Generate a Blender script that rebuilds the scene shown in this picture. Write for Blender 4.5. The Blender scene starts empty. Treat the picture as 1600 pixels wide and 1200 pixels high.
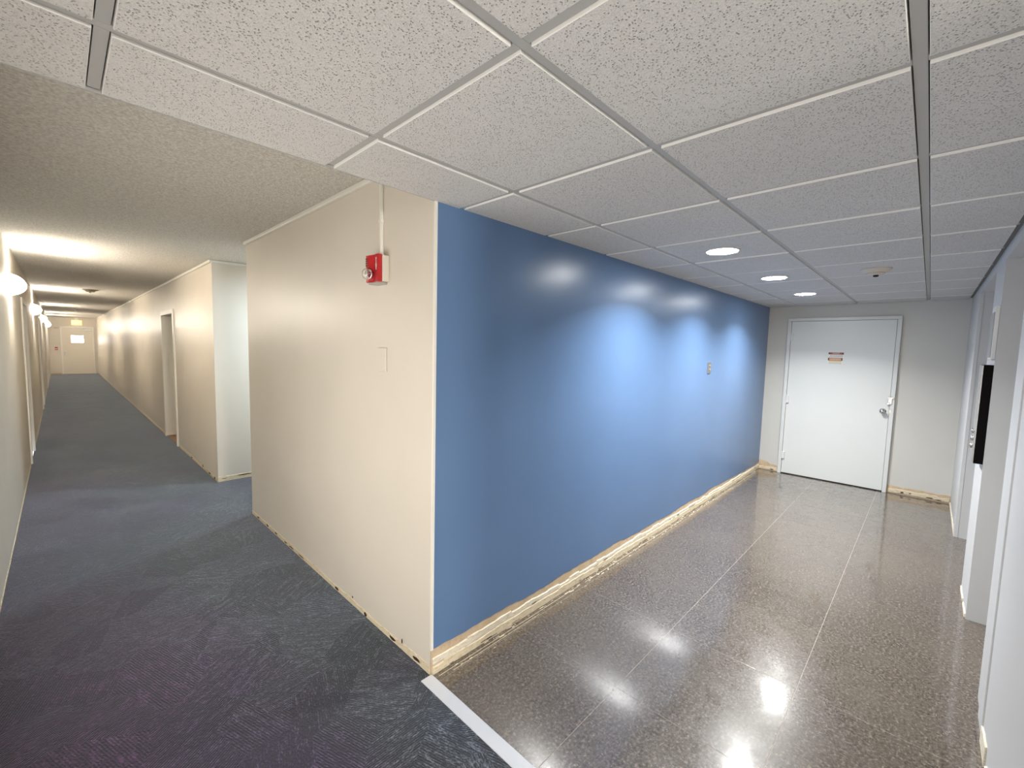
import bpy, bmesh, math, random
from mathutils import Vector, Matrix

random.seed(7)
S = bpy.context.scene
COL = S.collection
R = math.radians

# ------------------------------------------------------------------ camera
cam_data = bpy.data.cameras.new('camera')
cam = bpy.data.objects.new('camera', cam_data)
COL.objects.link(cam)
RIGHT = Vector((0.69355899, -0.71998013, 0.02458729))
DOWN = Vector((-0.04169137, -0.0741875, -0.99637244))
FWD = Vector((0.71919243, 0.69001799, -0.08147036))
M = Matrix((RIGHT, -DOWN, -FWD)).transposed().to_4x4()
M.translation = Vector((-1.1733, -1.6246, 1.5785))
cam.matrix_world = M
cam_data.sensor_width = 36.0
cam_data.lens = 36.0 * 678.75 / 1600.0
cam_data.clip_start = 0.02
cam_data.clip_end = 100
S.camera = cam

# ------------------------------------------------------------------ view, world, lights of the place, added fill
S.view_settings.view_transform = 'Standard'
S.view_settings.look = 'None'
S.view_settings.gamma = 1.0
S.view_settings.use_curve_mapping = False
S.view_settings.exposure = 0.74

world = bpy.data.worlds.new('world')
S.world = world
world.use_nodes = True
bg = world.node_tree.nodes['Background']
bg.inputs['Color'].default_value = (0.80, 0.90, 1.0, 1)
bg.inputs['Strength'].default_value = 1.0

WARM = (1.0, 0.89, 0.74)
COOL = (0.86, 0.93, 1.0)
NEUT = (1.0, 0.96, 0.90)
SCONCE_W = 25.0
SCONCE_GLOW = 85.0
DOWN_W = 20.0
DOWN_GLOW = 70.0
WEST_FILL_GLOW = 1.95  # fill from the added west window panes
SOUTH_FILL_GLOW = 42.0  # added south window pane, brightens the tile edges facing it
PASSAGE_W = 30.0


def area_light(name, loc, direction, sx, sy, watts, color, spread=180, shape='RECTANGLE'):
    d = bpy.data.lights.new(name, 'AREA')
    d.shape = shape
    d.size = sx
    if shape in ('RECTANGLE', 'ELLIPSE'):
        d.size_y = sy
    d.energy = watts
    d.color = color
    d.spread = R(spread)
    o = bpy.data.objects.new(name, d)
    o.location = loc
    o.rotation_euler = Vector(direction).to_track_quat('-Z', 'Z' if abs(direction[2]) < .9 else 'Y').to_euler()
    COL.objects.link(o)
    return o


# ------------------------------------------------------------------ material helpers


class NT:
    def __init__(self, name):
        self.m = bpy.data.materials.new(name)
        self.m.use_nodes = True
        self.t = self.m.node_tree
        self.t.nodes.clear()
        self.out = self.n('ShaderNodeOutputMaterial')
        self.b = self.n('ShaderNodeBsdfPrincipled')
        self.t.links.new(self.b.outputs[0], self.out.inputs['Surface'])

    def n(self, typ, **kw):
        x = self.t.nodes.new(typ)
        for k, v in kw.items():
            setattr(x, k, v)
        return x

    def l(self, a, b):
        self.t.links.new(a, b)

    def set(self, node, **kw):
        for k, v in kw.items():
            node.inputs[k].default_value = v

    def pos(self):
        return self.n('ShaderNodeNewGeometry').outputs['Position']

    def mapping(self, vec, scale=(1, 1, 1), loc=(0, 0, 0), rot=(0, 0, 0)):
        mp = self.n('ShaderNodeMapping')
        mp.inputs['Scale'].default_value = scale
        mp.inputs['Location'].default_value = loc
        mp.inputs['Rotation'].default_value = rot
        self.l(vec, mp.inputs['Vector'])
        return mp.outputs[0]

    def noise(self, vec, scale, detail=2, rough=.5, dist=0.):
        x = self.n('ShaderNodeTexNoise')
        self.l(vec, x.inputs['Vector'])
        self.set(x, Scale=scale, Detail=detail, Roughness=rough, Distortion=dist)
        return x.outputs['Fac']

    def voronoi(self, vec, scale, feature='F1', out='Distance', rnd=1.0):
        x = self.n('ShaderNodeTexVoronoi', feature=feature)
        self.l(vec, x.inputs['Vector'])
        self.set(x, Scale=scale, Randomness=rnd)
        return x.outputs[out]

    def ramp(self, fac, stops, interp='LINEAR'):
        x = self.n('ShaderNodeValToRGB')
        x.color_ramp.interpolation = interp
        e = x.color_ramp.elements
        while len(e) < len(stops):
            e.new(.5)
        for i, (p, c) in enumerate(stops):
            e[i].position = p
            e[i].color = c if len(c) == 4 else (*c, 1)
        self.l(fac, x.inputs['Fac'])
        return x.outputs['Color']

    def mix(self, fac, a, b, mode='MIX'):
        x = self.n('ShaderNodeMix', data_type='RGBA', blend_type=mode)
        for sock, v in ((x.inputs[0], fac), (x.inputs[6], a), (x.inputs[7], b)):
            if hasattr(v, 'links'):
                self.l(v, sock)
            elif isinstance(v, (int, float)):
                sock.default_value = v
            else:
                sock.default_value = v if len(v) == 4 else (*v, 1)
        return x.outputs[2]

    def math(self, op, a, b=None, c=None):
        x = self.n('ShaderNodeMath', operation=op)
        for i, v in enumerate((a, b, c)):
            if v is None:
                continue
            if hasattr(v, 'links'):
                self.l(v, x.inputs[i])
            else:
                x.inputs[i].default_value = v
        return x.outputs[0]

    def bump(self, height, strength=.3, dist=.01, normal=None):
        x = self.n('ShaderNodeBump')
        self.l(height, x.inputs['Height'])
        self.set(x, Strength=strength, Distance=dist)
        if normal is not None:
            self.l(normal, x.inputs['Normal'])
        self.l(x.outputs[0], self.b.inputs['Normal'])
        return x.outputs[0]

    def base(self, v):
        s = self.b.inputs['Base Color']
        if hasattr(v, 'links'):
            self.l(v, s)
        else:
            s.default_value = (*v, 1)


def paint(name, color, rough=.4, peel=.15, var=.04, coat=0.0, spec=.5):
    t = NT(name)
    p = t.pos()
    n = t.noise(p, 2.2, 3)
    c2 = tuple(max(0, x * (1 - var * 2)) for x in color)
    t.base(t.ramp(n, [(.3, c2), (.7, color)]))
    t.set(t.b, Roughness=rough)
    t.b.inputs['Specular IOR Level'].default_value = spec
    if coat:
        t.set(t.b, **{'Coat Weight': coat, 'Coat Roughness': rough * .6})
    t.bump(t.noise(p, 220, 2), peel, .002)
    return t.m


def plain(name, color, rough=.5, metal=0.0):
    t = NT(name)
    t.base(color)
    t.set(t.b, Roughness=rough, Metallic=metal)
    t.bump(t.noise(t.pos(), 300, 2), .05, .001)
    return t.m


def glow(name, color, strength, base=(.9, .9, .9)):
    t = NT(name)
    t.base(base)
    t.b.inputs['Emission Color'].default_value = (*color, 1)
    t.b.inputs['Emission Strength'].default_value = strength
    t.set(t.b, Roughness=.4)
    return t.m


def mat_ceiling_tile():
    t = NT('mineral_fibre_tile')
    p = t.pos()
    # pin holes of two sizes plus fine fissured grain
    warp = t.n('ShaderNodeVectorMath', operation='ADD')
    nz = t.n('ShaderNodeTexNoise')
    t.l(p, nz.inputs['Vector'])
    t.set(nz, Scale=30.0, Detail=2.0)
    sc = t.n('ShaderNodeVectorMath', operation='SCALE')
    t.l(nz.outputs['Color'], sc.inputs[0])
    sc.inputs['Scale'].default_value = .006
    t.l(p, warp.inputs[0])
    t.l(sc.outputs[0], warp.inputs[1])
    v1 = t.voronoi(warp.outputs[0], 150)
    v2 = t.voronoi(warp.outputs[0], 330)
    keep = t.ramp(t.noise(p, 45, 2), [(.36, (0, 0, 0)), (.46, (1, 1, 1))])
    h1 = t.ramp(v1, [(.16, (1, 1, 1)), (.30, (0, 0, 0))])
    h2 = t.ramp(v2, [(.16, (1, 1, 1)), (.30, (0, 0, 0))])
    holes = t.mix(1.0, t.mix(1.0, h1, keep, 'MULTIPLY'), t.mix(1.0, h2, (.35, .35, .35), 'MULTIPLY'), 'LIGHTEN')
    grain = t.noise(p, 190, 3, .6)
    base = t.mix(grain, (.62, .605, .58), (.77, .755, .73))
    t.base(t.mix(t.math('MULTIPLY', holes, .8), base, (.27, .245, .22)))
    hgt = t.math('SUBTRACT', t.math('MULTIPLY', grain, .7), holes)
    t.bump(hgt, .9, .004)
    t.set(t.b, Roughness=.9)
    return t.m


def mat_popcorn():
    t = NT('textured_ceiling_paint')
    p = t.pos()
    g = t.noise(p, 75, 5, .7)
    v = t.voronoi(p, 110)
    t.base(t.mix(t.ramp(g, [(.35, (0, 0, 0)), (.65, (1, 1, 1))]), (.50, .475, .43), (.80, .77, .70)))
    t.bump(t.math('SUBTRACT', g, t.math('MULTIPLY', v, .5)), .8, .008)
    t.set(t.b, Roughness=.9)
    return t.m


def mat_floor_tile():
    t = NT('polished_speckled_floor')
    p = t.pos()
    fine = t.noise(p, 78, 3, .7)
    mid = t.noise(p, 140, 3, .6)
    big = t.noise(p, 1.6, 3, .55)
    s1 = t.noise(t.mapping(p, (1.0, 3.4, 1), rot=(0, 0, .7)), 55, 3, .65, .4)
    s2 = t.noise(t.mapping(p, (3.4, 1.0, 1), rot=(0, 0, .4), loc=(5, 3, 0)), 55, 3, .65, .4)
    c = t.ramp(fine, [(.36, (.024, .017, .013)), (.47, (.088, .068, .053)), (.55, (.135, .106, .083)), (.66, (.33, .27, .215))])
    c = t.mix(t.math('MULTIPLY', t.ramp(mid, [(.46, (0, 0, 0)), (.60, (1, 1, 1))]), .55), c, (.050, .040, .032))
    for st in (s1, s2):
        c = t.mix(t.ramp(st, [(.64, (0, 0, 0)), (.71, (.8, .8, .8))]), c, (.46, .395, .33))
    c = t.mix(t.math('MULTIPLY', t.ramp(big, [(.40, (0, 0, 0)), (.66, (1, 1, 1))]), .30), c, (.165, .14, .098))
    oi = t.n('ShaderNodeObjectInfo').outputs['Random']
    c = t.mix(.14, c, t.ramp(oi, [(0, (.07, .058, .048)), (1, (.13, .11, .092))]))
    t.base(c)
    rg = t.noise(p, 9, 4, .7)
    rr = t.n('ShaderNodeMapRange')
    t.l(rg, rr.inputs[0])
    rr.inputs[1].default_value = .3
    rr.inputs[2].default_value = .7
    rr.inputs[3].default_value = .20
    rr.inputs[4].default_value = .34
    t.l(rr.outputs[0], t.b.inputs['Roughness'])
    t.b.inputs['Specular IOR Level'].default_value = .35
    t.set(t.b, **{'Coat Weight': 1.0, 'Coat Roughness': .065, 'Coat IOR': 1.55})
    t.bump(t.noise(p, 60, 2), .03, .002)
    return t.m


def mat_carpet():
    t = NT('heathered_carpet')
    p = t.pos()
    warp = t.n('ShaderNodeVectorMath', operation='ADD')
    nz = t.n('ShaderNodeTexNoise')
    t.l(p, nz.inputs['Vector'])
    t.set(nz, Scale=5.0, Detail=3.0)
    sc = t.n('ShaderNodeVectorMath', operation='SCALE')
    t.l(nz.outputs['Color'], sc.inputs[0])
    sc.inputs['Scale'].default_value = .16
    t.l(p, warp.inputs[0])
    t.l(sc.outputs[0], warp.inputs[1])
    cell = t.n('ShaderNodeTexVoronoi', feature='F1')
    t.l(warp.outputs[0], cell.inputs['Vector'])
    t.set(cell, Scale=4.2)
    sep = t.n('ShaderNodeSeparateColor')
    t.l(cell.outputs['Color'], sep.inputs[0])
    ang = t.math('MULTIPLY', t.math('ROUND', t.math('MULTIPLY', sep.outputs[0], 5)), math.pi / 5)
    rot = t.n('ShaderNodeVectorRotate', rotation_type='Z_AXIS')
    t.l(p, rot.inputs['Vector'])
    t.l(ang, rot.inputs['Angle'])
    rv = rot.outputs[0]
    streak = t.noise(t.mapping(rv, (11, 46, 1)), 1.0, 3, .66, .35)
    rib = t.n('ShaderNodeTexWave', wave_type='BANDS', bands_direction='Y')
    t.l(rv, rib.inputs['Vector'])
    t.set(rib, Scale=32.0, Distortion=1.2, Detail=1.0)
    loops = t.noise(t.mapping(rv, (70, 150, 1)), 1.0, 3, .65)
    hue = t.noise(t.mapping(p, (1, 1, 1), loc=(3.1, 7.7, 0)), .85, 2, .5)
    hue2 = t.noise(t.mapping(p, (1, 1, 1), loc=(11.1, 1.7, 0)), 1.5, 2, .5)
    sx = t.n('ShaderNodeSeparateXYZ')
    t.l(p, sx.inputs[0])
    # plum tones towards the west wall, blue-green towards the threshold: the tiles' own colours
    gx = t.n('ShaderNodeMapRange')
    t.l(t.math('ADD', sx.outputs[0], t.math('MULTIPLY', sx.outputs[1], .14)), gx.inputs[0])
    gx.inputs[1].default_value = -1.35
    gx.inputs[2].default_value = -.25
    hx = t.math('ADD', t.math('MULTIPLY', gx.outputs[0], .62), t.math('MULTIPLY', t.math('SUBTRACT', hue, .5), 1.5))
    hx = t.math('SUBTRACT', hx, .17)
    dark = t.ramp(hx, [(0, (.016, .003, .020)), (.28, (.014, .006, .022)), (.5, (.013, .0135, .018)), (.75, (.009, .0135, .022)), (1, (.006, .016, .036))])
    light = t.ramp(hx, [(0, (.10, .042, .115)), (.28, (.115, .078, .16)), (.5, (.155, .168, .192)), (.75, (.15, .19, .24)), (1, (.17, .29, .42))])
    f = t.math('ADD', t.math('MULTIPLY', t.math('SUBTRACT', streak, .5), 3.6), t.math('MULTIPLY', t.math('SUBTRACT', sep.outputs[1], .5), .22))
    f = t.math('ADD', f, t.math('MULTIPLY', t.math('SUBTRACT', loops, .5), 3.8))
    f = t.math('ADD', f, t.math('MULTIPLY', t.math('SUBTRACT', rib.outputs['Fac'], .5), .16))
    f = t.math('ADD', f, t.math('MULTIPLY', t.math('SUBTRACT', hue2, .5), .8))
    f = t.n('ShaderNodeClamp').inputs[0].node and t.ramp(f, [(0.0, (0, 0, 0)), (.30, (.16, .16, .16)), (1.1 - .1, (1, 1, 1))])
    t.base(t.mix(f, dark, light))
    t.set(t.b, Roughness=.95)
    t.b.inputs['Sheen Weight'].default_value = .8
    t.b.inputs['Sheen Roughness'].default_value = .4
    t.b.inputs['Sheen Tint'].default_value = (.72, .84, 1.0, 1)
    t.bump(t.math('ADD', t.math('MULTIPLY', rib.outputs['Fac'], .22), t.math('ADD', loops, t.math('MULTIPLY', streak, .6))), .6, .006)
    return t.m


def mat_drywall():
    t = NT('torn_drywall_paper')
    p = t.pos()
    a = t.noise(p, 14, 4, .7)
    b = t.noise(t.mapping(p, (8, 8, 40)), 3, 3, .7)
    c = t.ramp(a, [(.25, (.40, .29, .175)), (.5, (.58, .445, .295)), (.75, (.68, .55, .39))])
    t.base(t.mix(t.math('MULTIPLY', b, .5), c, (.52, .40, .27)))
    t.bump(t.noise(p, 120, 3), .3, .004)
    t.set(t.b, Roughness=.85)
    return t.m


def mat_glue(name, c0, c1, c2):
    t = NT(name)
    p = t.pos()
    a = t.noise(t.mapping(p, (1, 1, 5)), 30, 4, .7)
    t.base(t.ramp(a, [(.30, c0), (.45, c1), (.68, c2)]))
    t.bump(t.noise(p, 90, 3, .7), .5, .005)
    t.set(t.b, Roughness=.75)
    return t.m


def mat_metal(name, color, rough, aniso=True):
    t = NT(name)
    p = t.pos()
    t.base(color)
    t.set(t.b, Metallic=1.0, Roughness=rough)
    if aniso:
        t.bump(t.noise(t.mapping(p, (400, 400, 8)), 1, 2), .06, .001)
    return t.m


def mat_glass(name, rough=.03, color=(1, 1, 1)):
    t = NT(name)
    t.base(color)
    t.set(t.b, Roughness=rough, IOR=1.49)
    t.b.inputs['Transmission Weight'].default_value = 1.0
    t.bump(t.noise(t.pos(), 140, 1), .1, .001)
    return t.m


CREAM = paint('cream_wall_paint', (.70, .645, .56), .40, .12, .02, spec=.35)
WEST_P = paint('cream_wall_paint_flat', (.70, .65, .565), .5, .45, .03)
BLUE = paint('blue_wall_paint', (.113, .20, .365), .30, .10, .03)
CREAM_COOL = paint('cream_paint_cool_lit', (.62, .605, .56), .42, .12, .02)  # same cream paint as the corridor, greyed for the cooler lobby light
PIER_P = paint('white_pier_paint', (.60, .60, .60), .42, .12, .02)
DOOR_P = paint('door_paint', (.72, .735, .71), .33, .05, .01)
FRAME_P = paint('door_frame_paint', (.70, .71, .69), .33, .05, .01)
CDOOR_P = paint('corridor_door_paint', (.72, .665, .56), .4, .05, .01)
TRIM_P = paint('trim_paint', (.80, .77, .70), .4, .05, .01)
CEIL_T = mat_ceiling_tile()
TILE_EDGE = plain('tile_edge_lit_paint', (.90, .89, .86), .8)  # white edge paint, made lighter for the side light it catches
GRID_M = plain('grid_bar_paint', (.42, .415, .40), .5)
SHADOW_GAP = plain('shadow_gap_grey', (.16, .155, .145), .7)  # dark grey, on the elevator wall edge it paints the gap's shade
POPCORN = mat_popcorn()
FLOOR_T = mat_floor_tile()
GROUT = plain('floor_joint_filler', (.44, .39, .33), .5)
CARPET = mat_carpet()
DRYWALL = mat_drywall()
GLUE_W = mat_glue('white_adhesive', (.50, .40, .27), (.70, .62, .48), (.82, .77, .66))
GLUE_C = mat_glue('cream_adhesive', (.42, .31, .19), (.66, .56, .39), (.76, .68, .52))
SPOT = plain('dark_brown_hole', (.035, .010, .006), .8)
DARK = plain('black_void', (.012, .010, .009), .9)
STRIP_M = plain('pale_threshold_metal', (.62, .64, .68), .45, .25)
STEEL = mat_metal('brushed_steel', (.58, .57, .55), .32)
CHROME = mat_metal('lock_chrome', (.62, .61, .58), .2, False)
RED = paint('red_alarm_plastic', (.46, .018, .022), .28, .03, .02)
WHITE_PL = plain('white_plastic', (.80, .79, .76), .4)
BEIGE_PL = plain('beige_plastic', (.62, .56, .47), .5)
BROWN_PL = plain('brownish_plastic', (.30, .25, .19), .5)
BLACK_PL = plain('black_panel', (.004, .003, .003), .6)
BLACK_PL.node_tree.nodes['Principled BSDF'].inputs['Specular IOR Level'].default_value = .08
CLEAR = mat_glass('clear_lens')
FILL_PANE_W = glow('fill_window_pane', (1.0, .955, .89), WEST_FILL_GLOW)
FILL_PANE_S = glow('fill_end_window_pane', (1.0, .965, .90), SOUTH_FILL_GLOW)
REFL = mat_metal('lamp_reflector', (.85, .85, .85), .12, False)
LENS = glow('downlight_lens', (1.0, .99, .95), DOWN_GLOW)
SHADE = glow('sconce_shade', (1.0, .92, .80), SCONCE_GLOW)
DAYPANE = glow('daylit_pane', (.95, .93, 1.0), 5.0)
EXIT_M = glow('exit_sign_face', (1.0, .74, .28), .85, (.6, .5, .25))
EXIT_R = glow('exit_sign_letters', (1.0, .35, .08), 1.2)
SIGN_W = plain('sign_white', (.78, .77, .72), .5)
SIGN_K = plain('sign_black', (.02, .017, .015), .5)
SIGN_R = plain('sign_red', (.42, .07, .05), .5)
SIGN_O = plain('sign_orange', (.66, .25, .08), .5)
SIGN_Y = plain('sign_yellow', (.72, .56, .26), .5)
SIGN_G = plain('sign_grey_print', (.28, .28, .26), .6)
PULL = plain('pull_station_red', (.40, .06, .05), .4)

# ------------------------------------------------------------------ object helpers


def link(name, bm, mats, parent=None, smooth=False):
    me = bpy.data.meshes.new(name)
    bm.normal_update()
    bm.to_mesh(me)
    bm.free()
    for m in (mats if isinstance(mats, (list, tuple)) else [mats]):
        me.materials.append(m)
    if smooth:
        for p in me.polygons:
            p.use_smooth = True
    o = bpy.data.objects.new(name, me)
    COL.objects.link(o)
    if parent is not None:
        o.parent = parent
    return o


def tag(o, label, cat, group=None, kind=None):
    o['label'] = label
    if cat:
        o['category'] = cat
    if group:
        o['group'] = group
    if kind:
        o['kind'] = kind
    return o


def thing(name, label, cat, loc=(0, 0, 0), group=None):
    o = bpy.data.objects.new(name, None)
    o.empty_display_size = .05
    o.location = loc
    COL.objects.link(o)
    return tag(o, label, cat, group)


def box(bm, lo, hi, bev=0.0, mat=0):
    lo, hi = Vector(lo), Vector(hi)
    r = bmesh.ops.create_cube(bm, size=1.0)
    vs = r['verts']
    c, d = (lo + hi) / 2, hi - lo
    for v in vs:
        v.co = Vector((v.co.x * d.x, v.co.y * d.y, v.co.z * d.z)) + c
    fs = set(f for v in vs for f in v.link_faces)
    for f in fs:
        f.material_index = mat
    if bev:
        es = list(set(e for v in vs for e in v.link_edges))
        bmesh.ops.bevel(bm, geom=es, offset=bev, segments=2, affect='EDGES', profile=.5)
    return bm


def B(*boxes, bev=0.0):
    bm = bmesh.new()
    for lo, hi in boxes:
        box(bm, lo, hi, bev)
    return bm


def lathe(bm, prof, n=40, axis='Z', origin=(0, 0, 0), mat=0):
    """prof: list of (r, h) revolved round an axis through origin"""
    o = Vector(origin)
    rings = []
    for r, h in prof:
        ring = []
        for i in range(n):
            a = 2 * math.pi * i / n
            if axis == 'Z':
                p = Vector((r * math.cos(a), r * math.sin(a), h))
            elif axis == 'X':
                p = Vector((h, r * math.cos(a), r * math.sin(a)))
            else:
                p = Vector((r * math.cos(a), h, r * math.sin(a)))
            ring.append(bm.verts.new(o + p))
        rings.append(ring)
    for a, b in zip(rings, rings[1:]):
        for i in range(n):
            f = bm.faces.new((a[i], a[(i + 1) % n], b[(i + 1) % n], b[i]))
            f.material_index = mat
    for ring in (rings[0], rings[-1]):
        try:
            f = bm.faces.new(ring)
            f.material_index = mat
        except ValueError:
            pass
    bmesh.ops.recalc_face_normals(bm, faces=bm.faces[:])
    return bm


def text(name, s, size, loc, xdir, ydir, mat, parent, depth=.0008, space=1.0):
    c = bpy.data.curves.new(name, 'FONT')
    c.body = s
    c.size = size
    c.align_x = 'CENTER'
    c.align_y = 'CENTER'
    c.extrude = depth
    c.space_line = space
    c.materials.append(mat)
    tmp = bpy.data.objects.new(name, c)
    COL.objects.link(tmp)
    bpy.context.view_layer.update()
    me = bpy.data.meshes.new_from_object(tmp.evaluated_get(bpy.context.evaluated_depsgraph_get()))
    bpy.data.objects.remove(tmp)
    me.materials.clear()
    me.materials.append(mat)
    o = bpy.data.objects.new(name, me)
    COL.objects.link(o)
    x, y = Vector(xdir).normalized(), Vector(ydir).normalized()
    m = Matrix((x, y, x.cross(y))).transposed().to_4x4()
    m.translation = Vector(loc)
    o.parent = parent
    o.matrix_parent_inverse = Matrix()
    pl = parent.location if parent is not None else Vector()
    m.translation = Vector(loc) - Vector(pl)
    o.matrix_local = m
    return o


def wob(rnd, amp, step_amp=0.0, seg=.18):
    """a torn-looking 1-D profile: drifting curve plus jumps"""
    ph = [rnd.uniform(0, 6.28) for _ in range(4)]
    jumps = {}

    def f(u):
        k = int(u / seg)
        if k not in jumps:
            jumps[k] = rnd.uniform(-1, 1)
        a = math.sin(u * 3.1 + ph[0]) * .45 + math.sin(u * 9.7 + ph[1]) * .3 + math.sin(u * 27 + ph[2]) * .16 + math.sin(u * 71 + ph[3]) * .12
        return amp * a + step_amp * jumps[k]
    return f


def ragged(bm, origin, u, n, length, zbot, ztop, thick, step=.02, gaps=None):
    """thin upright sheet along u, standing off the wall by thick along n, torn lower/upper edges"""
    o, u, n = Vector(origin), Vector(u), Vector(n)
    N = max(2, int(length / step))
    prev = None
    for i in range(N + 1):
        s = length * i / N
        zb, zt = zbot(s), ztop(s)
        if gaps and gaps(s) or zt - zb < .0015:
            prev = None
            continue
        p = o + u * s
        q = [p + Vector((0, 0, zb)), p + Vector((0, 0, zt)), p + n * thick + Vector((0, 0, zt - min(thick * .6, (zt - zb) * .3))), p + n * thick + Vector((0, 0, zb))]
        cur = [bm.verts.new(x) for x in q]
        if prev is None:
            bm.faces.new(cur)
        else:
            for a in range(4):
                bm.faces.new((prev[a], prev[(a + 1) % 4], cur[(a + 1) % 4], cur[a]))
        last = cur
        prev = cur
    bmesh.ops.recalc_face_normals(bm, faces=bm.faces[:])
    return bm


def struct(o, label, cat='structure'):
    return tag(o, label, cat, kind='structure')


# ------------------------------------------------------------------ dimensions
XE = 5.525       # lobby end wall
YS = -1.893      # elevator wall
XW = -1.475      # corridor west wall
YN = 25.26       # corridor far end
HC = 2.45        # corridor ceiling
HG = 2.224       # grid bar face
HT = 2.2172      # tile face
YB = -8.0        # corridor end behind the photographer
P0, P1 = 2.78, 4.03   # side passage
XP = 3.0

# ------------------------------------------------------------------ floor
fl = struct(link('floor', B(((0, YS - .30, -.10), (XE + .02, 0.02, -.0010))), GROUT), 'brown speckled polished tile floor of the elevator lobby', 'floor')
xs = [0.006] + [.58 + .6096 * k for k in range(9)] + [XE]
xs = [x for x in xs if x <= XE]
ys = [YS - .28, -1.28, -.67, -.06, 0.0]
for j in range(len(ys) - 1):
    for i in range(len(xs) - 1):
        g = .001
        bm = bmesh.new()
        box(bm, (xs[i] + g, ys[j] + g, -.02), (xs[i + 1] - g, ys[j + 1] - g, random.uniform(-.0003, .0)), .0004)
        link('floor_tile', bm, FLOOR_T, fl)

cp = struct(link('floor_carpet', B(((XW, YB, -.1), (-.055, YN, .003)), ((-.056, 0.0, -.1), (0.0, YN, .003)), ((-.001, P0, -.1), (XP, P1, .003))), CARPET),
            'dark blue, grey and plum carpet running down the long corridor', 'carpet')
th = tag(link('threshold_strip', B(((-.056, YB * .24, -.02), (.006, -.004, .0055)), bev=.002), STRIP_M), 'pale metal threshold strip between carpet and tile floor', 'threshold strip')

# ------------------------------------------------------------------ wall between lobby and passage (blue face, cream face)
wn = struct(link('wall_north', B(((0.0, 0.0, 0.0), (XE + .1, P0, HC))), [CREAM]), 'blue painted lobby wall meeting the cream corridor wall at the corner', 'wall')
rnd = random.Random(11)
w1 = wob(rnd, .010, .006, .3)
bm = bmesh.new()
ragged(bm, (0.012, 0, 0), (1, 0, 0), (0, -1, 0), XE - .012, lambda s: .128 - .008 * s + w1(s), lambda s: HG + .01, .004, .012)
bl = link('blue_paint_layer', bm, BLUE, wn)
bm = bmesh.new()
box(bm, (0.0, -.002, 0.0), (XE, .001, .20))
dw = link('bare_drywall', bm, DRYWALL, wn)
wa, wb = wob(rnd, .008, .007, .11), wob(rnd, .004, .004, .09)
wc, wd = wob(rnd, .005, .004, .07), wob(rnd, .002, .002, .05)
bm = bmesh.new()
ragged(bm, (0.01, -.002, 0), (1, 0, 0), (0, -1, 0), XE - .02, lambda s: .047 + wb(s), lambda s: .078 + wa(s) - .003 * s, .006, .008)
white = link('white_adhesive_residue', bm, GLUE_W, wn)
white['kind'] = 'stuff'
bm = bmesh.new()
ragged(bm, (0.01, -.002, 0), (1, 0, 0), (0, -1, 0), XE - .02, lambda s: .0008 + abs(wd(s)) * .4, lambda s: .046 + wc(s), .009, .008)
cream = link('cream_adhesive_residue', bm, GLUE_C, wn)
cream['kind'] = 'stuff'
# torn slits and crumbs of old adhesive along the wall foot
bm = bmesh.new()
for k in range(40):
    s = rnd.uniform(.05, 5.4)
    L, h = rnd.uniform(.01, .08), rnd.uniform(.0015, .004)
    z = rnd.choice((rnd.uniform(.044, .052), rnd.uniform(.004, .012), rnd.uniform(.0, .01)))
    box(bm, (s, -.0118, z), (s + L, -.0105, z + h))
sl = link('torn_slit', bm, DARK, wn)
sl['kind'] = 'stuff'
bm = bmesh.new()
for k in range(150):
    s, y = rnd.uniform(.03, 5.3), -abs(rnd.gauss(.014, .018)) - .012
    a, b, h = rnd.uniform(.004, .035), rnd.uniform(.001, .004), rnd.uniform(.001, .003)
    box(bm, (s, y - b, 0), (s + a, y, h))
tag(link('adhesive_crumbs', bm, GLUE_W), 'white crumbs of old adhesive scattered on the tile at the foot of the blue wall', 'debris', kind='stuff')
# long scrape lines of old base on the floor
bm = bmesh.new()
for y0, s0, s1 in ((-.034, .03, 1.2), (-.052, .1, .75), (-.036, 1.25, 2.9), (-.045, 3.0, 4.4), (-.03, 4.5, 5.4)):
    box(bm, (s0, y0 - .0012, 0), (s1, y0 + .0012, .0006))
sc_ = link('adhesive_line', bm, GLUE_C, fl)
sc_['kind'] = 'stuff'

# cream face: torn strip with brown holes
wz = wob(rnd, .006, .003, .15)
bm = bmesh.new()
ragged(bm, (0, .002, 0), (0, 1, 0), (-1, 0, 0), P0 - .004, lambda s: .003, lambda s: .034 + wz(s) + .014 * math.exp(-s * 3), .003, .012)
g = link('adhesive_residue', bm, GLUE_C, wn)
g['kind'] = 'stuff'


def blot(bm, origin, u, n, a, b, rnd, off=.0045):
    o, u, n = Vector(origin), Vector(u), Vector(n)
    vs = []
    N = 11
    for k in range(N):
        t = 2 * math.pi * k / N
        r = rnd.uniform(.65, 1.1)
        vs.append(bm.verts.new(o + u * (a * r * math.cos(t)) + Vector((0, 0, b * r * math.sin(t))) + n * off))
    f = bm.faces.new(vs)
    ex = bmesh.ops.extrude_face_region(bm, geom=[f])
    for v in [x for x in ex['geom'] if isinstance(x, bmesh.types.BMVert)]:
        v.co -= n * .003


for s, z, a, b in ((.115, .022, .035, .010), (.335, .018, .034, .011), (.635, .016, .016, .014), (1.01, .016, .03, .009), (1.6, .016, .06, .006), (1.80, .016, .05, .006), (1.92, .016, .03, .006), (2.14, .018, .03, .007), (2.35, .02, .03, .008),
                   (2.60, .018, .03, .009), (.245, .05, .004, .012), (.795, .052, .004, .009)):
    bm = bmesh.new()
    blot(bm, (0, s, z), (0, 1, 0), (-1, 0, 0), a, b, rnd)
    link('brown_hole', bm, SPOT, wn)

# cream corner bead wrapping on to the blue face
bm = bmesh.new()
wq = wob(rnd, .0015, .0008, .2)
box(bm, (-.0015, -.0065, .125), (.013, .004, HG), .001)
link('corner_bead', bm, TRIM_P, wn)

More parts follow.
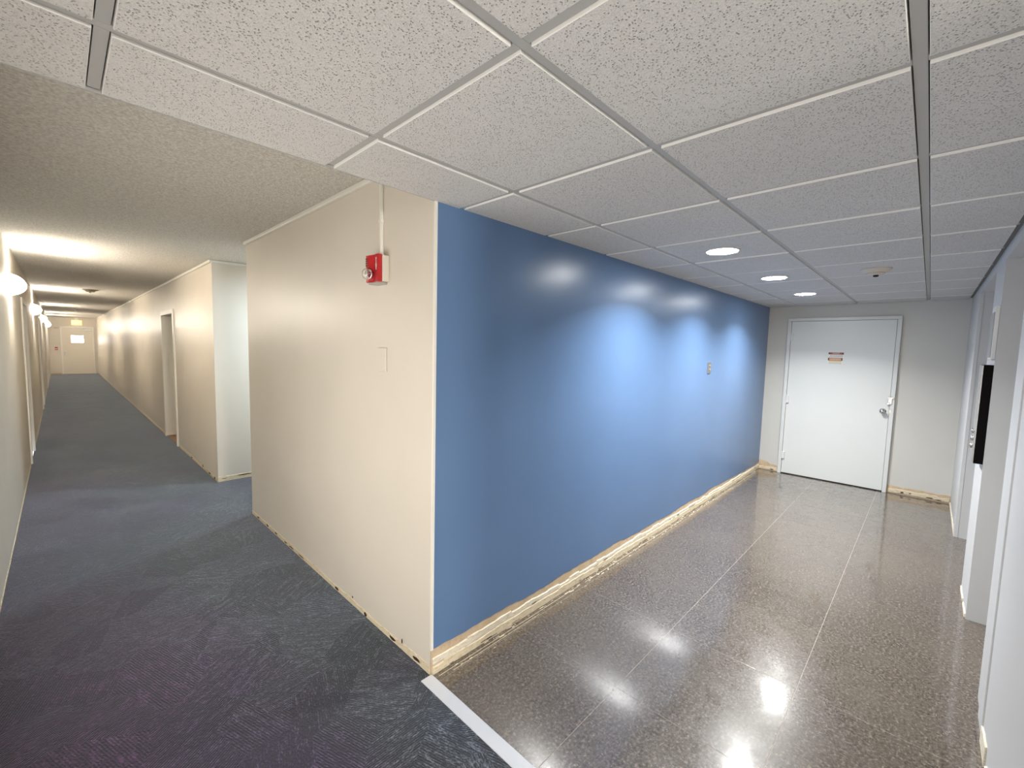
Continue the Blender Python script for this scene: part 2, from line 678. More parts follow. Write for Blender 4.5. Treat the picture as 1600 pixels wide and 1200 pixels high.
# ------------------------------------------------------------------ other corridor walls
we = struct(link('wall_east', B(((0, P1, 0), (XP, 6.36, HC)), ((0, 7.40, 0), (.4, YN + .1, HC)), ((0, 6.36, 2.0), (.4, 7.40, HC)), ((.24, 6.36, 0), (.4, 7.40, 2.0))), CREAM),
            'long cream corridor wall beyond the side passage, with a recessed door', 'wall')
bm = bmesh.new()
wz2 = wob(rnd, .006, .003, .2)
ragged(bm, (0, P1, 0), (0, 1, 0), (-1, 0, 0), 2.25, lambda s: .004, lambda s: .036 + wz2(s), .004, .02)
ragged(bm, (0, 7.5, 0), (0, 1, 0), (-1, 0, 0), YN - 7.6, lambda s: .004, lambda s: .034 + wz2(s), .004, .05)
ragged(bm, (0, P1, 0), (1, 0, 0), (0, -1, 0), 1.6, lambda s: .004, lambda s: .060 + wz2(s) * .5, .005, .02)
g = link('adhesive_residue', bm, GLUE_C, we)
g['kind'] = 'stuff'
for (o, u, n, a, b) in (((0, 4.40, .024), (0, 1, 0), (-1, 0, 0), .05, .010), ((0, 4.16, .022), (0, 1, 0), (-1, 0, 0), .03, .014), ((0, 4.75, .04), (0, 1, 0), (-1, 0, 0), .015, .02),
                        ((.26, P1, .046), (1, 0, 0), (0, -1, 0), .085, .006), ((.06, P1, .035), (1, 0, 0), (0, -1, 0), .03, .003), ((0, 5.4, .02), (0, 1, 0), (-1, 0, 0), .05, .008)):
    bm = bmesh.new()
    blot(bm, o, u, n, a, b, rnd, .0065)
    link('brown_hole', bm, SPOT, we)

struct(link('wall_passage_end', B(((XP, P0 - .1, 0), (XP + .1, P1 + .1, HC))), CREAM), 'cream end wall of the short side passage', 'wall')
# west wall with recessed doors
DW = [(6.35, 7.25), (12.3, 13.2), (18.1, 19.0)]
segs, y = [], YB
for a, b in DW:
    segs.append(((XW - .3, y, 0), (XW, a, HC)))
    segs.append(((XW - .3, a, 2.03), (XW, b, HC)))
    segs.append(((XW - .3, a, 0), (XW - .16, b, 2.03)))
    y = b
segs.append(((XW - .3, y, 0), (XW, YN + .1, HC)))
# opening for the added fill window beside the photographer
first = segs.pop(0)
wy0, wy1, wz0, wz1 = -2.3, 1.5, .40, 1.62
segs += [((XW - .15, YB, 0), (XW, wy0, HC)), ((XW - .15, wy1, 0), (XW, DW[0][0], HC)), ((XW - .15, wy0, 0), (XW, wy1, wz0)), ((XW - .15, wy0, wz1), (XW, wy1, HC))]
ww = struct(link('wall_west', B(*segs), WEST_P), 'textured cream corridor wall carrying the row of wall lamps', 'wall')
bm = bmesh.new()
wz3 = wob(rnd, .006, .004, .2)
ragged(bm, (XW, 0, 0), (0, 1, 0), (1, 0, 0), 6.25, lambda s: .003, lambda s: .012 + wz3(s), .004, .02)
ragged(bm, (XW, 7.4, 0), (0, 1, 0), (1, 0, 0), YN - 7.5, lambda s: .003, lambda s: .014 + wz3(s), .004, .04)
g = link('adhesive_residue', bm, GLUE_C, ww)
g['kind'] = 'stuff'
wf = struct(link('wall_corridor_end', B(((XW - .1, YN, 0), (.1, YN + .1, HC))), CREAM), 'far end wall of the corridor around the exit door', 'wall')
bm = bmesh.new()
ragged(bm, (XW, YN, 0), (1, 0, 0), (0, -1, 0), .33, lambda s: .003, lambda s: .05 + wz3(s * 3), .004, .02)
g = link('bare_drywall', bm, DRYWALL, wf)
struct(link('wall_corridor_back', B(((XW - .3, YB - .12, 0), (-1.24, YB, HC)), ((-.24, YB - .12, 0), (0.3, YB, HC)), ((-1.24, YB - .12, 0), (-.24, YB, .9)), ((-1.24, YB - .12, 2.0), (-.24, YB, HC))), CREAM), 'cream wall with an added fill window behind the photographer', 'wall')

# ------------------------------------------------------------------ lobby end wall
wl = struct(link('wall_lobby_end', B(((XE, YS - .12, 0), (XE + .12, -.285, HC)), ((XE, -.285, 0), (XE + .12, .0, HC))), CREAM_COOL), 'cream lobby wall, greyed to suit its cool light, holding the wide door', 'wall')
bm = bmesh.new()
w5 = wob(rnd, .016, .012, .12)
ragged(bm, (XE, -.005, 0), (0, -1, 0), (-1, 0, 0), .235, lambda s: .0, lambda s: .125 - .15 * s + w5(s), .003, .01)
ragged(bm, (XE, -1.36, 0), (0, -1, 0), (-1, 0, 0), .53, lambda s: .0, lambda s: .10 - .03 * s + w5(s + 2), .003, .01)
link('bare_drywall', bm, DRYWALL, wl)
bm = bmesh.new()
w6 = wob(rnd, .006, .006, .09)
ragged(bm, (XE, -.005, 0), (0, -1, 0), (-1, 0, 0), .235, lambda s: .01, lambda s: .045 + w6(s), .008, .01)
ragged(bm, (XE, -1.37, 0), (0, -1, 0), (-1, 0, 0), .515, lambda s: .012 + abs(w6(s)) * .5, lambda s: .055 + w6(s * 1.3), .010, .01)
g = link('adhesive_residue', bm, GLUE_C, wl)
g['kind'] = 'stuff'
for (yy, z, a, b) in ((-1.50, .03, .016, .008), (-1.565, .033, .012, .006), (-1.73, .026, .035, .006), (-.17, .02, .02, .006), (-1.80, .02, .03, .004)):
    bm = bmesh.new()
    blot(bm, (XE, yy, z), (0, -1, 0), (-1, 0, 0), a, b, rnd, .0125)
    link('brown_hole', bm, SPOT, wl)

# ------------------------------------------------------------------ elevator wall: three piers, two recesses
RD = .24
ws = struct(link('wall_south', B(((0, YS - .5, 0), (1.60, YS, HC)), ((2.595, YS - .5, 0), (3.09, YS, HC)), ((4.30, YS - .5, 0), (XE + .1, YS, HC)),
                                ((1.60, YS - .5, 2.155), (2.595, YS, HC)), ((3.09, YS - .5, 2.155), (4.30, YS, HC)), ((1.60, YS - .6, 0), (2.595, YS - RD, 2.155)), ((3.09, YS - .6, 0), (4.30, YS - RD, 2.155)))
                 , PIER_P), 'white elevator wall with two door recesses between its piers', 'wall')
bm = bmesh.new()
w7 = wob(rnd, .008, .006, .08)
ragged(bm, (4.32, YS, 0), (1, 0, 0), (0, 1, 0), 1.18, lambda s: .002, lambda s: .03 + w7(s), .008, .012)
ragged(bm, (2.61, YS, 0), (1, 0, 0), (0, 1, 0), .46, lambda s: .002, lambda s: .022 + w7(s), .006, .012, lambda s: .2 < s < .24)
ragged(bm, (1.25, YS, 0), (1, 0, 0), (0, 1, 0), .16, lambda s: .002, lambda s: .075 + w7(s) * 2, .006, .012)
ragged(bm, (0.0, YS, 0), (1, 0, 0), (0, 1, 0), 1.2, lambda s: .002, lambda s: .05 + w7(s), .008, .012)
g = link('adhesive_residue', bm, GLUE_W, ws)
g['kind'] = 'stuff'
for x0 in (1.405,):
    link('corner_casing', B(((x0, YS - .02, .075), (1.607, YS + .006, 2.155)), bev=.002), PIER_P, ws)
link('corner_casing', B(((4.295, YS - .02, .0), (4.45, YS + .006, 2.155)), bev=.002), PIER_P, ws)
for n_, (a, b) in enumerate(((1.60, 2.595), (3.09, 4.30))):
    d = struct(link('door_%d' % (4 + n_), B(((a, YS - RD - .02, 0), ((a + b) / 2 - .003, YS - RD + .02, 2.11)), (((a + b) / 2 + .003, YS - RD - .02, 0), (b, YS - RD + .02, 2.11)), bev=.002), STEEL),
               'steel elevator doors deep in the %s recess' % ('first' if n_ == 0 else 'second'), 'door')
    link('door_frame', B(((a, YS - RD, 0), (a + .05, YS - RD + .06, 2.155)), ((b - .05, YS - RD, 0), (b, YS - RD + .06, 2.155)), ((a, YS - RD, 2.10), (b, YS - RD + .06, 2.155)), bev=.002), STEEL, d)

# ------------------------------------------------------------------ ceilings
struct(link('ceiling_corridor', B(((XW - .3, 0.0, HC), (0, YN + .1, HC + .1)), ((0, P0 - .05, HC), (XP + .1, P1 + .05, HC + .1))), POPCORN), 'rough textured cream ceiling of the long corridor', 'ceiling')
ce = struct(link('ceiling', B(((XW - .3, YB, HC), (XE + .1, 0.0, HC + .06))), SHADOW_GAP), 'suspended tile ceiling over lobby and corridor mouth', 'ceiling')
GX = [.15 + .617 * k for k in range(-2, 9)]
GY = [-1.56, -.949, -.338]
HALF = .0125
# bars
for y_ in GY:
    link('grid_bar', B(((XW, y_ - HALF, HG), (XE, y_ + HALF, HG + .03)), bev=.0015), GRID_M, ce)
for x_ in GX:
    for a, b in zip([YS] + GY, GY + [0.0]):
        link('grid_bar', B(((x_ - HALF, a + HALF, HG - .0004), (x_ + HALF, b - HALF, HG + .028)), bev=.0015), GRID_M, ce)
# wall angles: edge along the blue wall line, painted dark strip for the shadow gap at the elevator wall
link('wall_angle', B(((XW, -.006, HT - .0005), (0.0, .002, HT + .03)), ((XW, -.002, HT + .03), (0, .002, HT + .08))), GRID_M, ce)
link('wall_angle', B(((0.0, -.016, HG - .001), (XE, -.003, HG + .02)), bev=.0006), GRID_M, ce)
link('wall_angle', B(((0, YS, HG + .004), (XE, YS + .03, HG + .02))), SHADOW_GAP, ce)  # shade of the open gap, put in as a dark strip
link('wall_angle', B(((XE - .014, YS, HT + .001), (XE, 0, HT + .012)), bev=.0006), TRIM_P, ce)
link('wall_angle', B(((XW, YS, HT), (XW + .014, 0, HT + .02)), bev=.0006), TRIM_P, ce)
# tiles, each one hung a little below the bars with a bevelled white rim, lightened as if side-lit
ex = [XW] + GX + [XE]
ey = [YS] + GY + [0.0]
GAP = .0155
rt = random.Random(5)
for i in range(len(ex) - 1):
    for j in range(len(ey) - 1):
        x0 = ex[i] + (GAP if i else .004)
        x1 = ex[i + 1] - (GAP if i < len(ex) - 2 else .004)
        y0 = ey[j] + (GAP if j else .022)
        y1 = ey[j + 1] - (GAP if j < len(ey) - 2 else .004)
        bm = bmesh.new()
        dz = rt.uniform(-.0012, .0012)
        r = bmesh.ops.create_cube(bm, size=1.0)
        for v in r['verts']:
            v.co = Vector(((x0 + x1) / 2 + v.co.x * (x1 - x0), (y0 + y1) / 2 + v.co.y * (y1 - y0), (HT + HG + .02) / 2 + dz + v.co.z * (HG + .02 - HT)))
        bot = [f for f in bm.faces if f.normal.z < -.5][0]
        bmesh.ops.bevel(bm, geom=list(bot.edges), offset=.0012, segments=1, affect='EDGES')
        bm.normal_update()
        for f in bm.faces:
            f.material_index = 0 if f.normal.z < -.9 else 1
        link('ceiling_tile', bm, [CEIL_T, TILE_EDGE], ce)
struct(link('ceiling_corridor_back', B(((XW - .3, YB, HG), (0.0, YS, HG + .05))), POPCORN), 'plain ceiling of the corridor behind the photographer', 'ceiling')
struct(link('trim_1', B(((XW - .05, -.002, HG + .07), (0.0, .012, HC))), CREAM), 'short drop face where the tile ceiling ends over the corridor', 'trim')
struct(link('wall_corridor_south', B(((0.0, YB, 0), (.12, YS - .5, HC))), CREAM), 'cream corridor wall behind the photographer', 'wall')

# ------------------------------------------------------------------ raceway trims under the corridor ceiling


def trim(name, lo, hi, label, caps=()):
    t = struct(link(name, B((lo, hi), bev=.004), TRIM_P), label, 'trim')
    for c in caps:
        bm = bmesh.new()
        box(bm, (c[0] - .022, c[1] - .05, HC - .05), (c[0] + .012, c[1] + .05, HC - .001), .012)
        link('joint_cap', bm, TRIM_P, t)
    return t


trim('trim_2', (-.022, .004, HC - .028), (-.0005, P0, HC - .0005), 'cream cable raceway along the top of the near corridor wall')
trim('trim_3', (-.022, P1, HC - .028), (-.0005, YN, HC - .0005), 'cream cable raceway along the top of the far corridor wall', [(-.015, 11.6), (-.015, 19.5)])
trim('trim_4', (-.022, P1 - .022, HC - .028), (XP, P1 - .0005, HC - .0005), 'cream cable raceway across the side passage wall top')

# ------------------------------------------------------------------ doors
# lobby door
d1 = struct(link('door_1', B(((XE - .028, -1.318, .012), (XE + .0, -.282, 2.018)), bev=.002), DOOR_P), 'wide flush pale door in the lobby end wall, two warning signs on it', 'door')
fx0, fx1 = XE - .045, XE + .0
link('door_frame', B(((fx0, -.279, 0), (fx1, -.240, 2.0205)), ((fx0, -1.360, 0), (fx1, -1.321, 2.0205)), ((fx0, -1.360, 2.021), (fx1, -.240, 2.06)), bev=.003), FRAME_P, d1)
link('door_gap', B(((XE - .02, -1.321, .0), (XE, -.279, .0115))), DARK, d1)
for z in (.25, .998, 1.816):
    bm = bmesh.new()
    lathe(bm, [(.007, z - .05), (.007, z + .05)], 12, 'Z', (XE - .046, -.281, 0))
    box(bm, (XE - .0465, -.312, z - .045), (XE - .0275, -.281, z + .045), .001)
    link('hinge', bm, FRAME_P, d1)
bm = bmesh.new()
lathe(bm, [(.030, 0), (.030, -.008), (.012, -.014), (.012, -.034), (.024, -.042), (.027, -.055), (.020, -.066), (.006, -.069)], 28, 'X', (XE - .028, -1.262, .955))
link('knob', bm, CHROME, d1, True)
bm = bmesh.new()
box(bm, (XE - .054, -1.338, 1.04), (XE - .0275, -1.303, 1.128), .003)
box(bm, (XE - .066, -1.352, 1.108), (XE - .045, -1.294, 1.124), .003)
box(bm, (XE - .060, -1.322, 1.035), (XE - .050, -1.29, 1.060), .003)
link('deadbolt_guard', bm, CHROME, d1)
link('strike_plate', B(((XE - .047, -1.336, .93), (XE - .0275, -1.319, .985)), bev=.001), CHROME, d1)


def sign(name, label, yc, zc, w, h, kind):
    t = thing(name, label, 'sign', (XE - .029, yc, zc))
    x = -.0006
    bm = bmesh.new()
    box(bm, (-.0016, -w / 2, -h / 2), (0, w / 2, h / 2), .0005)
    link('sign_plate', bm, SIGN_W, t)
    hh = h * .40
    top = h / 2 - .003
    link('header', B(((-.0024, -w / 2 + .003, top - hh), (-.0015, w / 2 - .003, top))), SIGN_K, t)
    bm = bmesh.new()
    n = 32
    zc2 = top - hh / 2
    f = []
    for k in range(n):
        a = 2 * math.pi * k / n
        e = 4.0
        cy = math.copysign(abs(math.cos(a)) ** (2 / e), math.cos(a)) * (w / 2 - .012)
        cz = math.copysign(abs(math.sin(a)) ** (2 / e), math.sin(a)) * (hh / 2 - .003)
        f.append(bm.verts.new((-.0029, cy, zc2 + cz)))
    fc = bm.faces.new(f)
    e_ = bmesh.ops.extrude_face_region(bm, geom=[fc])
    for v in [q for q in e_['geom'] if isinstance(q, bmesh.types.BMVert)]:
        v.co.x += .0006
    bmesh.ops.recalc_face_normals(bm, faces=bm.faces[:])
    link('header_oval', bm, SIGN_R if kind == 0 else SIGN_O, t)
    tx = text('lettering', 'DANGER' if kind == 0 else 'WARNING', hh * .72, (t.location.x - .0032, yc, zc + zc2), (0, -1, 0), (0, 0, 1), SIGN_W, t, .0003)
    if kind == 1:
        link('yellow_band', B(((-.0024, -w / 2 + .012, top - hh - .018), (-.0015, w / 2 - .012, top - hh - .004))), SIGN_Y, t)
    bm = bmesh.new()
    z = top - hh - (.008 if kind == 0 else .026)
    r_ = random.Random(kind)
    while z > -h / 2 + .006:
        y = -w / 2 + .012
        while y < w / 2 - .02:
            l = r_.uniform(.008, .02)
            box(bm, (-.0023, y, z - .004), (-.0015, min(y + l, w / 2 - .008), z))
            y += l + .004
        z -= .009
    pr = link('small_print', bm, SIGN_G, t)
    pr['kind'] = 'stuff'
    return t


sign('danger_sign', 'small white sign with black and red DANGER header, upper of two on the door', -.775, 1.60, .158, .062, 0)
sign('warning_sign', 'small white sign with orange WARNING header, lower of two on the door', -.770, 1.522, .152, .082, 1)

# corridor end door
d2 = struct(link('door_2', B(((-1.075, YN - .02, .01), (-.125, YN + .0, 2.01)), bev=.003), CDOOR_P), 'cream exit door with a bright small window closing the far corridor end', 'door')
link('door_frame', B(((-1.12, YN - .04, 0), (-1.075, YN, 2.0095)), ((-.125, YN - .04, 0), (-.08, YN, 2.0095)), ((-1.12, YN - .04, 2.01), (-.08, YN, 2.06)), bev=.003), TRIM_P, d2)
pf = link('window_frame', B(((-.83, YN - .032, 1.34), (-.80, YN - .018, 1.70)), ((-.42, YN - .032, 1.34), (-.39, YN - .018, 1.70)), ((-.80, YN - .032, 1.34), (-.42, YN - .018, 1.365)), ((-.80, YN - .032, 1.67), (-.42, YN - .018, 1.70)), bev=.002), CDOOR_P, d2)
link('pane', B(((-.80, YN - .026, 1.365), (-.42, YN - .021, 1.67))), DAYPANE, pf)
bm = bmesh.new()
box(bm, (-1.055, YN - .03, .80), (-1.005, YN - .018, .96), .003)
box(bm, (-1.045, YN - .075, .865), (-1.03, YN - .028, .885), .003)
box(bm, (-1.045, YN - .08, .862), (-.88, YN - .06, .888), .006)
link('lever_handle', bm, STEEL, d2)
bm = bmesh.new()
box(bm, (-.42, YN - .075, 1.90), (-.16, YN - .02, 1.96), .006)
link('door_closer', bm, STEEL, d2)
bm = bmesh.new()
r = bmesh.ops.create_cube(bm, size=1)
for v in r['verts']:
    v.co = Vector((v.co.x * .36, v.co.y * .02, v.co.z * .022))
bmesh.ops.rotate(bm, verts=bm.verts[:], cent=(0, 0, 0), matrix=Matrix.Rotation(.06, 3, 'Y'))
bmesh.ops.translate(bm, verts=bm.verts[:], vec=(-.52, YN - .085, 2.0))
link('closer_arm', bm, STEEL, d2)

# recessed door on the east side of the corridor
d3 = struct(link('door_3', B(((.20, 6.40, .012), (.238, 7.36, 1.965)), bev=.003), CDOOR_P), 'recessed cream door in the far corridor wall', 'door')
link('door_frame', B(((-.018, 6.33, 0), (.235, 6.40, 1.965)), ((-.018, 7.36, 0), (.235, 7.43, 1.965)), ((-.018, 6.33, 1.965), (.235, 7.43, 2.03)), bev=.004), TRIM_P, d3)
link('sill', B(((.0, 6.40, -.02), (.236, 7.36, .009))), mat_glue('brown_door_sill', (.20, .11, .06), (.34, .20, .12), (.42, .28, .18)), d3)
bm = bmesh.new()
lathe(bm, [(.03, 0), (.03, -.008), (.011, -.012), (.011, -.035), (.026, -.045), (.026, -.06), (.01, -.068)], 24, 'X', (.20, 7.28, .95))
link('knob', bm, CHROME, d3, True)
for k, (a, b) in enumerate(DW):
    d = struct(link('door_%d' % (6 + k), B(((XW - .16, a + .04, .012), (XW - .12, b - .04, 1.99)), bev=.003), CDOOR_P), 'cream door recessed in the lamp wall, number %s along the corridor' % ('one', 'two', 'three')[k], 'door')
    link('door_frame', B(((XW - .16, a - .045, 0), (XW + .016, a + .03, 1.9845)), ((XW - .16, b - .03, 0), (XW + .016, b + .045, 1.9845)), ((XW - .16, a - .045, 1.985), (XW + .016, b + .045, 2.05)), bev=.004), TRIM_P, d)
    bm = bmesh.new()
    lathe(bm, [(.03, 0), (.03, .008), (.011, .012), (.011, .035), (.026, .045), (.026, .06), (.01, .068)], 24, 'X', (XW - .12, b - .12, .95))
    link('knob', bm, CHROME, d, True)

# unseen windows added behind the photographer; their glowing panes fill in side light
NPW = 4
fr = [((XW - .14, wy0, wz0), (XW - .02, wy1, wz0 + .05)), ((XW - .14, wy0, wz1 - .05), (XW - .02, wy1, wz1))]
for k in range(NPW + 1):
    c = wy0 + .025 + (wy1 - wy0 - .05) * k / NPW
    fr.append(((XW - .14, c - .025, wz0), (XW - .02, c + .025, wz1)))
w_ = struct(link('added_window_west', B(*fr), FRAME_P), 'wide glowing window added as fill light in the corridor wall beside the photographer', 'window')
for k in range(NPW):
    a = wy0 + .025 + (wy1 - wy0 - .05) * k / NPW
    b = wy0 + .025 + (wy1 - wy0 - .05) * (k + 1) / NPW
    link('pane', B(((XW - .09, a + .02, wz0 + .04), (XW - .08, b - .02, wz1 - .04))), FILL_PANE_W, w_)
w_ = struct(link('added_window_south', B(((-1.24, YB - .1, .9), (-1.19, YB - .02, 2.0)), ((-.29, YB - .1, .9), (-.24, YB - .02, 2.0)), ((-1.24, YB - .1, .9), (-.24, YB - .02, .95)), ((-1.24, YB - .1, 1.95), (-.24, YB - .02, 2.0))), FRAME_P),
            'glowing window added as fill light at the corridor end behind the photographer', 'window')
link('pane', B(((-1.20, YB - .08, .94), (-.28, YB - .07, 1.96))), FILL_PANE_S, w_)

# ------------------------------------------------------------------ ceiling fixtures
DL = [('nearest the photographer', 1.715), ('in the middle of the row', 2.955), ('closest to the lobby door', 4.19)]
for lab, x in DL:
    t = thing('downlight', 'round lit recessed ceiling light, the one %s of three' % ('of the three closest to the blue corner' if x < 2 else lab), 'ceiling light', (x, -.640, HT), 'recessed lights in the lobby ceiling')
    t['label'] = {0: 'round lit recessed ceiling light, largest looking of the row of three', 1: 'round lit recessed ceiling light, middle of the row of three', 2: 'round lit recessed ceiling light nearest the lobby door'}[[q[1] for q in DL].index(x)]
    bm = bmesh.new()
    lathe(bm, [(.100, .0005), (.100, -.004), (.096, -.007), (.091, -.007), (.089, -.003), (.089, .0005)], 48)
    link('trim_ring', bm, WHITE_PL, t, True)
    bm = bmesh.new()
    lathe(bm, [(.089, -.0045), (.080, -.0080), (.06, -.0105), (.02, -.0125), (.001, -.0127)], 48)
    link('lens', bm, LENS, t, True)
    al = area_light('downlight_beam', (x, -.640, HT - .0132), (0, 0, -1), .05, .05, DOWN_W, (.985, .985, .97), 134, 'DISK')


def detector(name, label, loc, m, head, k=1.0):
    t = thing(name, label, 'smoke detector', loc, None)
    bm = bmesh.new()
    lathe(bm, [(.082 * k, 0), (.082 * k, -.006), (.072 * k, -.012), (.058 * k, -.020), (.050 * k, -.026), (.004, -.027)], 40)
    link('base', bm, m, t, True)
    bm = bmesh.new()
    lathe(bm, [(.044 * k, -.0255), (.044 * k, -.036), (.036 * k, -.044), (.002, -.046)], 32)
    for i in range(16):
        a = 2 * math.pi * i / 16
        c, s_ = math.cos(a) * .045 * k, math.sin(a) * .045 * k
        box(bm, (c - .003, s_ - .003, -.036), (c + .003, s_ + .003, -.0255))
    link('sensor_head', bm, head, t)
    bm = bmesh.new()
    lathe(bm, [(.016, -.045), (.016, -.054), (.012, -.056), (.001, -.056)], 20)
    link('sensor_cap', bm, DARK, t)
    return t


detector('smoke_detector', 'flat beige smoke detector on the lobby tile ceiling', (2.955, -1.292, HT), BEIGE_PL, BEIGE_PL, 1.1)
detector('smoke_detector', 'brownish smoke detector under the textured corridor ceiling', (-.745, 9.4, HC), BROWN_PL, BROWN_PL, 1.4)
t = thing('sprinkler_head', 'small round ceiling sprinkler over the far corridor by the exit sign', 'sprinkler', (-.78, 17.6, HC))
bm = bmesh.new()
lathe(bm, [(.05, 0), (.05, -.006), (.04, -.012), (.012, -.014), (.012, -.05), (.03, -.052), (.03, -.056), (.002, -.056)], 28)
link('escutcheon', bm, WHITE_PL, t, True)

# ------------------------------------------------------------------ wall lamps
LY = [4.62, 9.95, 15.4, 20.6, 23.2, -6.0]  # last entry is an unseen lamp added as fill behind the camera
NAMES = ['largest looking, first', 'second', 'third', 'fourth', 'last, by the exit door', 'added fill lamp behind the camera']
for i, y in enumerate(LY):
    lab = {0: 'glowing wall lamp on the cream corridor wall, first in the row', 1: 'glowing wall lamp second in the corridor row, after the first recessed door', 2: 'glowing wall lamp third in the corridor row',
           3: 'glowing wall lamp fourth in the corridor row', 4: 'glowing wall lamp last in the row, beside the far exit door', 5: 'unseen wall lamp added as fill behind the photographer'}[i]
    z = 2.06
    t = thing('wall_lamp', lab, 'wall lamp', (XW, y, z), 'wall lamps along the corridor')
    link('back_plate', B(((0, -.062, -.08), (.012, .062, .08)), bev=.003), STEEL, t)
    for s_ in (-1, 1):
        bm = bmesh.new()
        y0 = s_ * .072
        N = 10
        out = [(.012, -.095)] + [(.012 + .098 * math.sin(math.pi * k / N) ** .6, -.095 + .19 * k / N) for k in range(1, N)] + [(.012, .095)]
        fa = [bm.verts.new((px, y0 - .004, pz)) for px, pz in out]
        fb = [bm.verts.new((px, y0 + .004, pz)) for px, pz in out]
        bm.faces.new(fa)
        bm.faces.new(fb[::-1])
        for k in range(len(out)):
            k2 = (k + 1) % len(out)
            bm.faces.new((fa[k], fb[k], fb[k2], fa[k2]))
        bmesh.ops.recalc_face_normals(bm, faces=bm.faces[:])
        link('shade_panel', bm, SHADE, t)
    bm = bmesh.new()
    lathe(bm, [(.012, 0), (.012, .03), (.004, .04)], 16, 'X', (.012, 0, 0))
    link('lamp_holder', bm, WHITE_PL, t)
    pd = bpy.data.lights.new('wall_lamp_bulb', 'POINT')
    pd.energy = SCONCE_W
    pd.color = WARM
    pd.shadow_soft_size = .022
    po = bpy.data.objects.new('wall_lamp_bulb', pd)
    po.location = (XW + .07, y, z)
    COL.objects.link(po)

# side passage ceiling lamp
t = thing('passage_ceiling_lamp', 'round ceiling lamp inside the side passage, hidden behind the near wall', 'ceiling light', (1.15, 3.4, HC))
bm = bmesh.new()
lathe(bm, [(.15, 0), (.15, -.02), (.14, -.03)], 40)
link('base', bm, WHITE_PL, t, True)
bm = bmesh.new()
lathe(bm, [(.138, -.03), (.12, -.055), (.07, -.075), (.002, -.08)], 40)
link('diffuser', bm, glow('passage_lamp_diffuser', (.75, .88, 1), 6), t, True)
area_light('passage_lamp_beam', (1.15, 3.4, HC - .10), (0, 0, -1), .25, .25, PASSAGE_W, (.70, .86, 1.0), 180, 'DISK')

# ------------------------------------------------------------------ fire alarm on the cream wall
t = thing('fire_alarm', 'red fire alarm horn with a clear strobe on a cream box', 'fire alarm', (0, .44, 1.965))
link('back_box', B(((-.038, -.060, -.066), (-.0005, .062, .064)), bev=.003), CREAM, t)
bm = bmesh.new()
prof = [(-.058, -.038), (-.058, -.050), (-.052, -.056), (-.030, -.058), (-.012, -.056), (-.002, -.060), (.010, -.069), (.022, -.072), (.048, -.070), (.058, -.062), (.060, -.038)]   # (y, x)
N = len(prof)


def ztop(y):
    return .066 + .004 * math.sin((y + .06) * 60)


lo_ = [bm.verts.new((x, y, -.068)) for y, x in prof]
hi_ = [bm.verts.new((x, y, ztop(y))) for y, x in prof]
bm.faces.new(lo_)
bm.faces.new(hi_[::-1])
for k in range(N):
    k2 = (k + 1) % N
    bm.faces.new((lo_[k], lo_[k2], hi_[k2], hi_[k]))
bmesh.ops.recalc_face_normals(bm, faces=bm.faces[:])
bmesh.ops.bevel(bm, geom=[e for e in bm.edges], offset=.0018, segments=2, affect='EDGES')
hs = link('housing', bm, RED, t)
text('lettering', 'F\nI\nR\nE', .021, (-.0595, .44 - .036, 1.985), (0, -1, 0), (0, 0, 1), SIGN_W, t, .0006, .72)
link('sound_slot', B(*[((-.0735, .026, .012 + .011 * k), (-.0700, .046, .017 + .011 * k)) for k in range(4)]), plain('dark_red_slot', (.12, .02, .02), .5), t)
bm = bmesh.new()
bmesh.ops.create_uvsphere(bm, u_segments=28, v_segments=18, radius=.030)
inner = bmesh.ops.create_uvsphere(bm, u_segments=28, v_segments=18, radius=.0278)['verts']
bmesh.ops.reverse_faces(bm, faces=list(set(f for v in inner for f in v.link_faces)))
bmesh.ops.translate(bm, verts=bm.verts[:], vec=(-.078, .012, -.030))
link('strobe_dome', bm, CLEAR, t, True)
bm = bmesh.new()
lathe(bm, [(.026, -.066), (.024, -.072), (.012, -.066), (.003, -.062)], 24, 'X', (-.002, .012, -.030))
box(bm, (-.094, .009, -.050), (-.076, .015, -.012), .002)
link('strobe_reflector', bm, REFL, t, True)
link('mounting_bracket', B(((-.058, -.040, -.078), (-.0005, .045, -.0675)), bev=.002), STEEL, t)
t = thing('conduit', 'thin cream cable conduit rising from the red fire alarm to the ceiling', 'conduit', (0, .445, 2.03))
link('channel', B(((-.012, -.012, .0), (-.0005, .010, HC - 2.03 - .03)), bev=.002), TRIM_P, t)
link('cover', B(((-.016, -.007, .0), (-.011, .005, HC - 2.03 - .03)), bev=.002), TRIM_P, t)
link('joint_cap', B(((-.018, -.014, .17), (-.0005, .012, .185)), bev=.002), TRIM_P, t)

t = thing('blank_cover_plate', 'blank cream painted cover plate below the red fire alarm', 'cover plate', (0, .44, 1.503))
link('plate', B(((-.010, -.040, -.062), (-.0005, .038, .062)), bev=.0025), CREAM, t)
for z in (-.042, .042):
    bm = bmesh.new()
    lathe(bm, [(.0035, -.0095), (.0035, -.011), (.001, -.0114)], 12, 'X', (0, 0, z))
    link('screw', bm, CREAM, t)

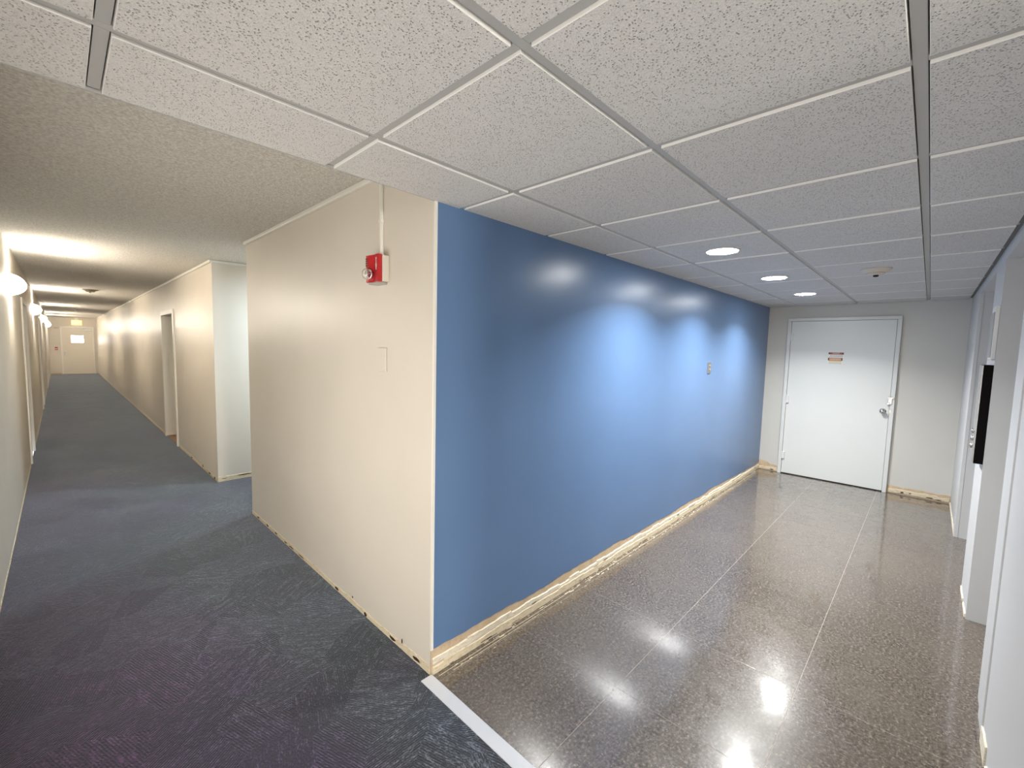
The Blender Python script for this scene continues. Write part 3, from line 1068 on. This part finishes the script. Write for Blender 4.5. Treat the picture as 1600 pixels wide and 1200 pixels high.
# small plate on the blue wall
t = thing('call_button_plate', 'small steel call button plate on the blue wall', 'button plate', (3.40, -.004, 1.432))
link('plate', B(((-.040, -.009, -.058), (.040, .0, .058)), bev=.002), STEEL, t)
for z in (-.02, .02):
    bm = bmesh.new()
    lathe(bm, [(.012, -.008), (.012, -.013), (.009, -.015), (.001, -.015)], 20, 'Y', (0, 0, z))
    link('button', bm, BROWN_PL, t, True)

# ------------------------------------------------------------------ elevator hall station and indicator
t = thing('elevator_hall_station', 'tall black elevator control panel projecting from the white pier', 'control panel', (2.70, YS, 1.255))
link('case', B(((-.10, 0.0005, -.295), (.10, .040, .295)), bev=.002), BLACK_PL, t)
link('face_plate', B(((-.098, .040, -.292), (.098, .046, .292)), bev=.001), STEEL, t)
for z in (-.20, -.155, -.11):
    bm = bmesh.new()
    lathe(bm, [(.016, .045), (.016, .054), (.012, .057), (.001, .057)], 20, 'Y', (0, 0, z))
    link('button', bm, CHROME, t, True)
t = thing('elevator_indicator_box', 'slim white box above the black elevator panel', 'indicator box', (2.70, YS, 1.74))
link('case', B(((-.10, .0005, -.155), (.10, .018, .155)), bev=.002), WHITE_PL, t)
link('face_plate', B(((-.092, .018, -.145), (.092, .022, .12)), bev=.001), plain('indicator_grey', (.35, .35, .34), .4), t)

# ------------------------------------------------------------------ far corridor end
t = thing('exit_sign', 'glowing yellow exit sign above the far corridor door', 'exit sign', (-.61, YN - .06, 2.23))
link('case', B(((-.16, -.02, -.10), (.16, .02, .10)), bev=.004), EXIT_M, t)
link('ceiling_mount', B(((-.05, -.012, .10), (.05, .012, HC - 2.23)), bev=.003), WHITE_PL, t)
text('lettering', 'EXIT', .15, (-.61, YN - .0815, 2.23), (1, 0, 0), (0, 0, 1), EXIT_R, t, .001)
t = thing('pull_station', 'small red fire alarm pull station on the far end wall', 'fire alarm pull', (-1.265, YN, 1.10))
link('case', B(((-.045, -.045, -.065), (.045, -.0005, .065)), bev=.004), PULL, t)
link('pull_bar', B(((-.035, -.055, -.02), (.035, -.044, .0)), bev=.003), WHITE_PL, t)
t = thing('wall_sign', 'slim dark rimmed plate high on the far end wall', 'plate', (-1.24, YN, 1.98))
link('plate', B(((-.08, -.02, -.025), (.08, -.0005, .025)), bev=.003), BEIGE_PL, t)
link('rim', B(((-.07, -.024, -.022), (.07, -.019, -.010)), bev=.001), BROWN_PL, t)
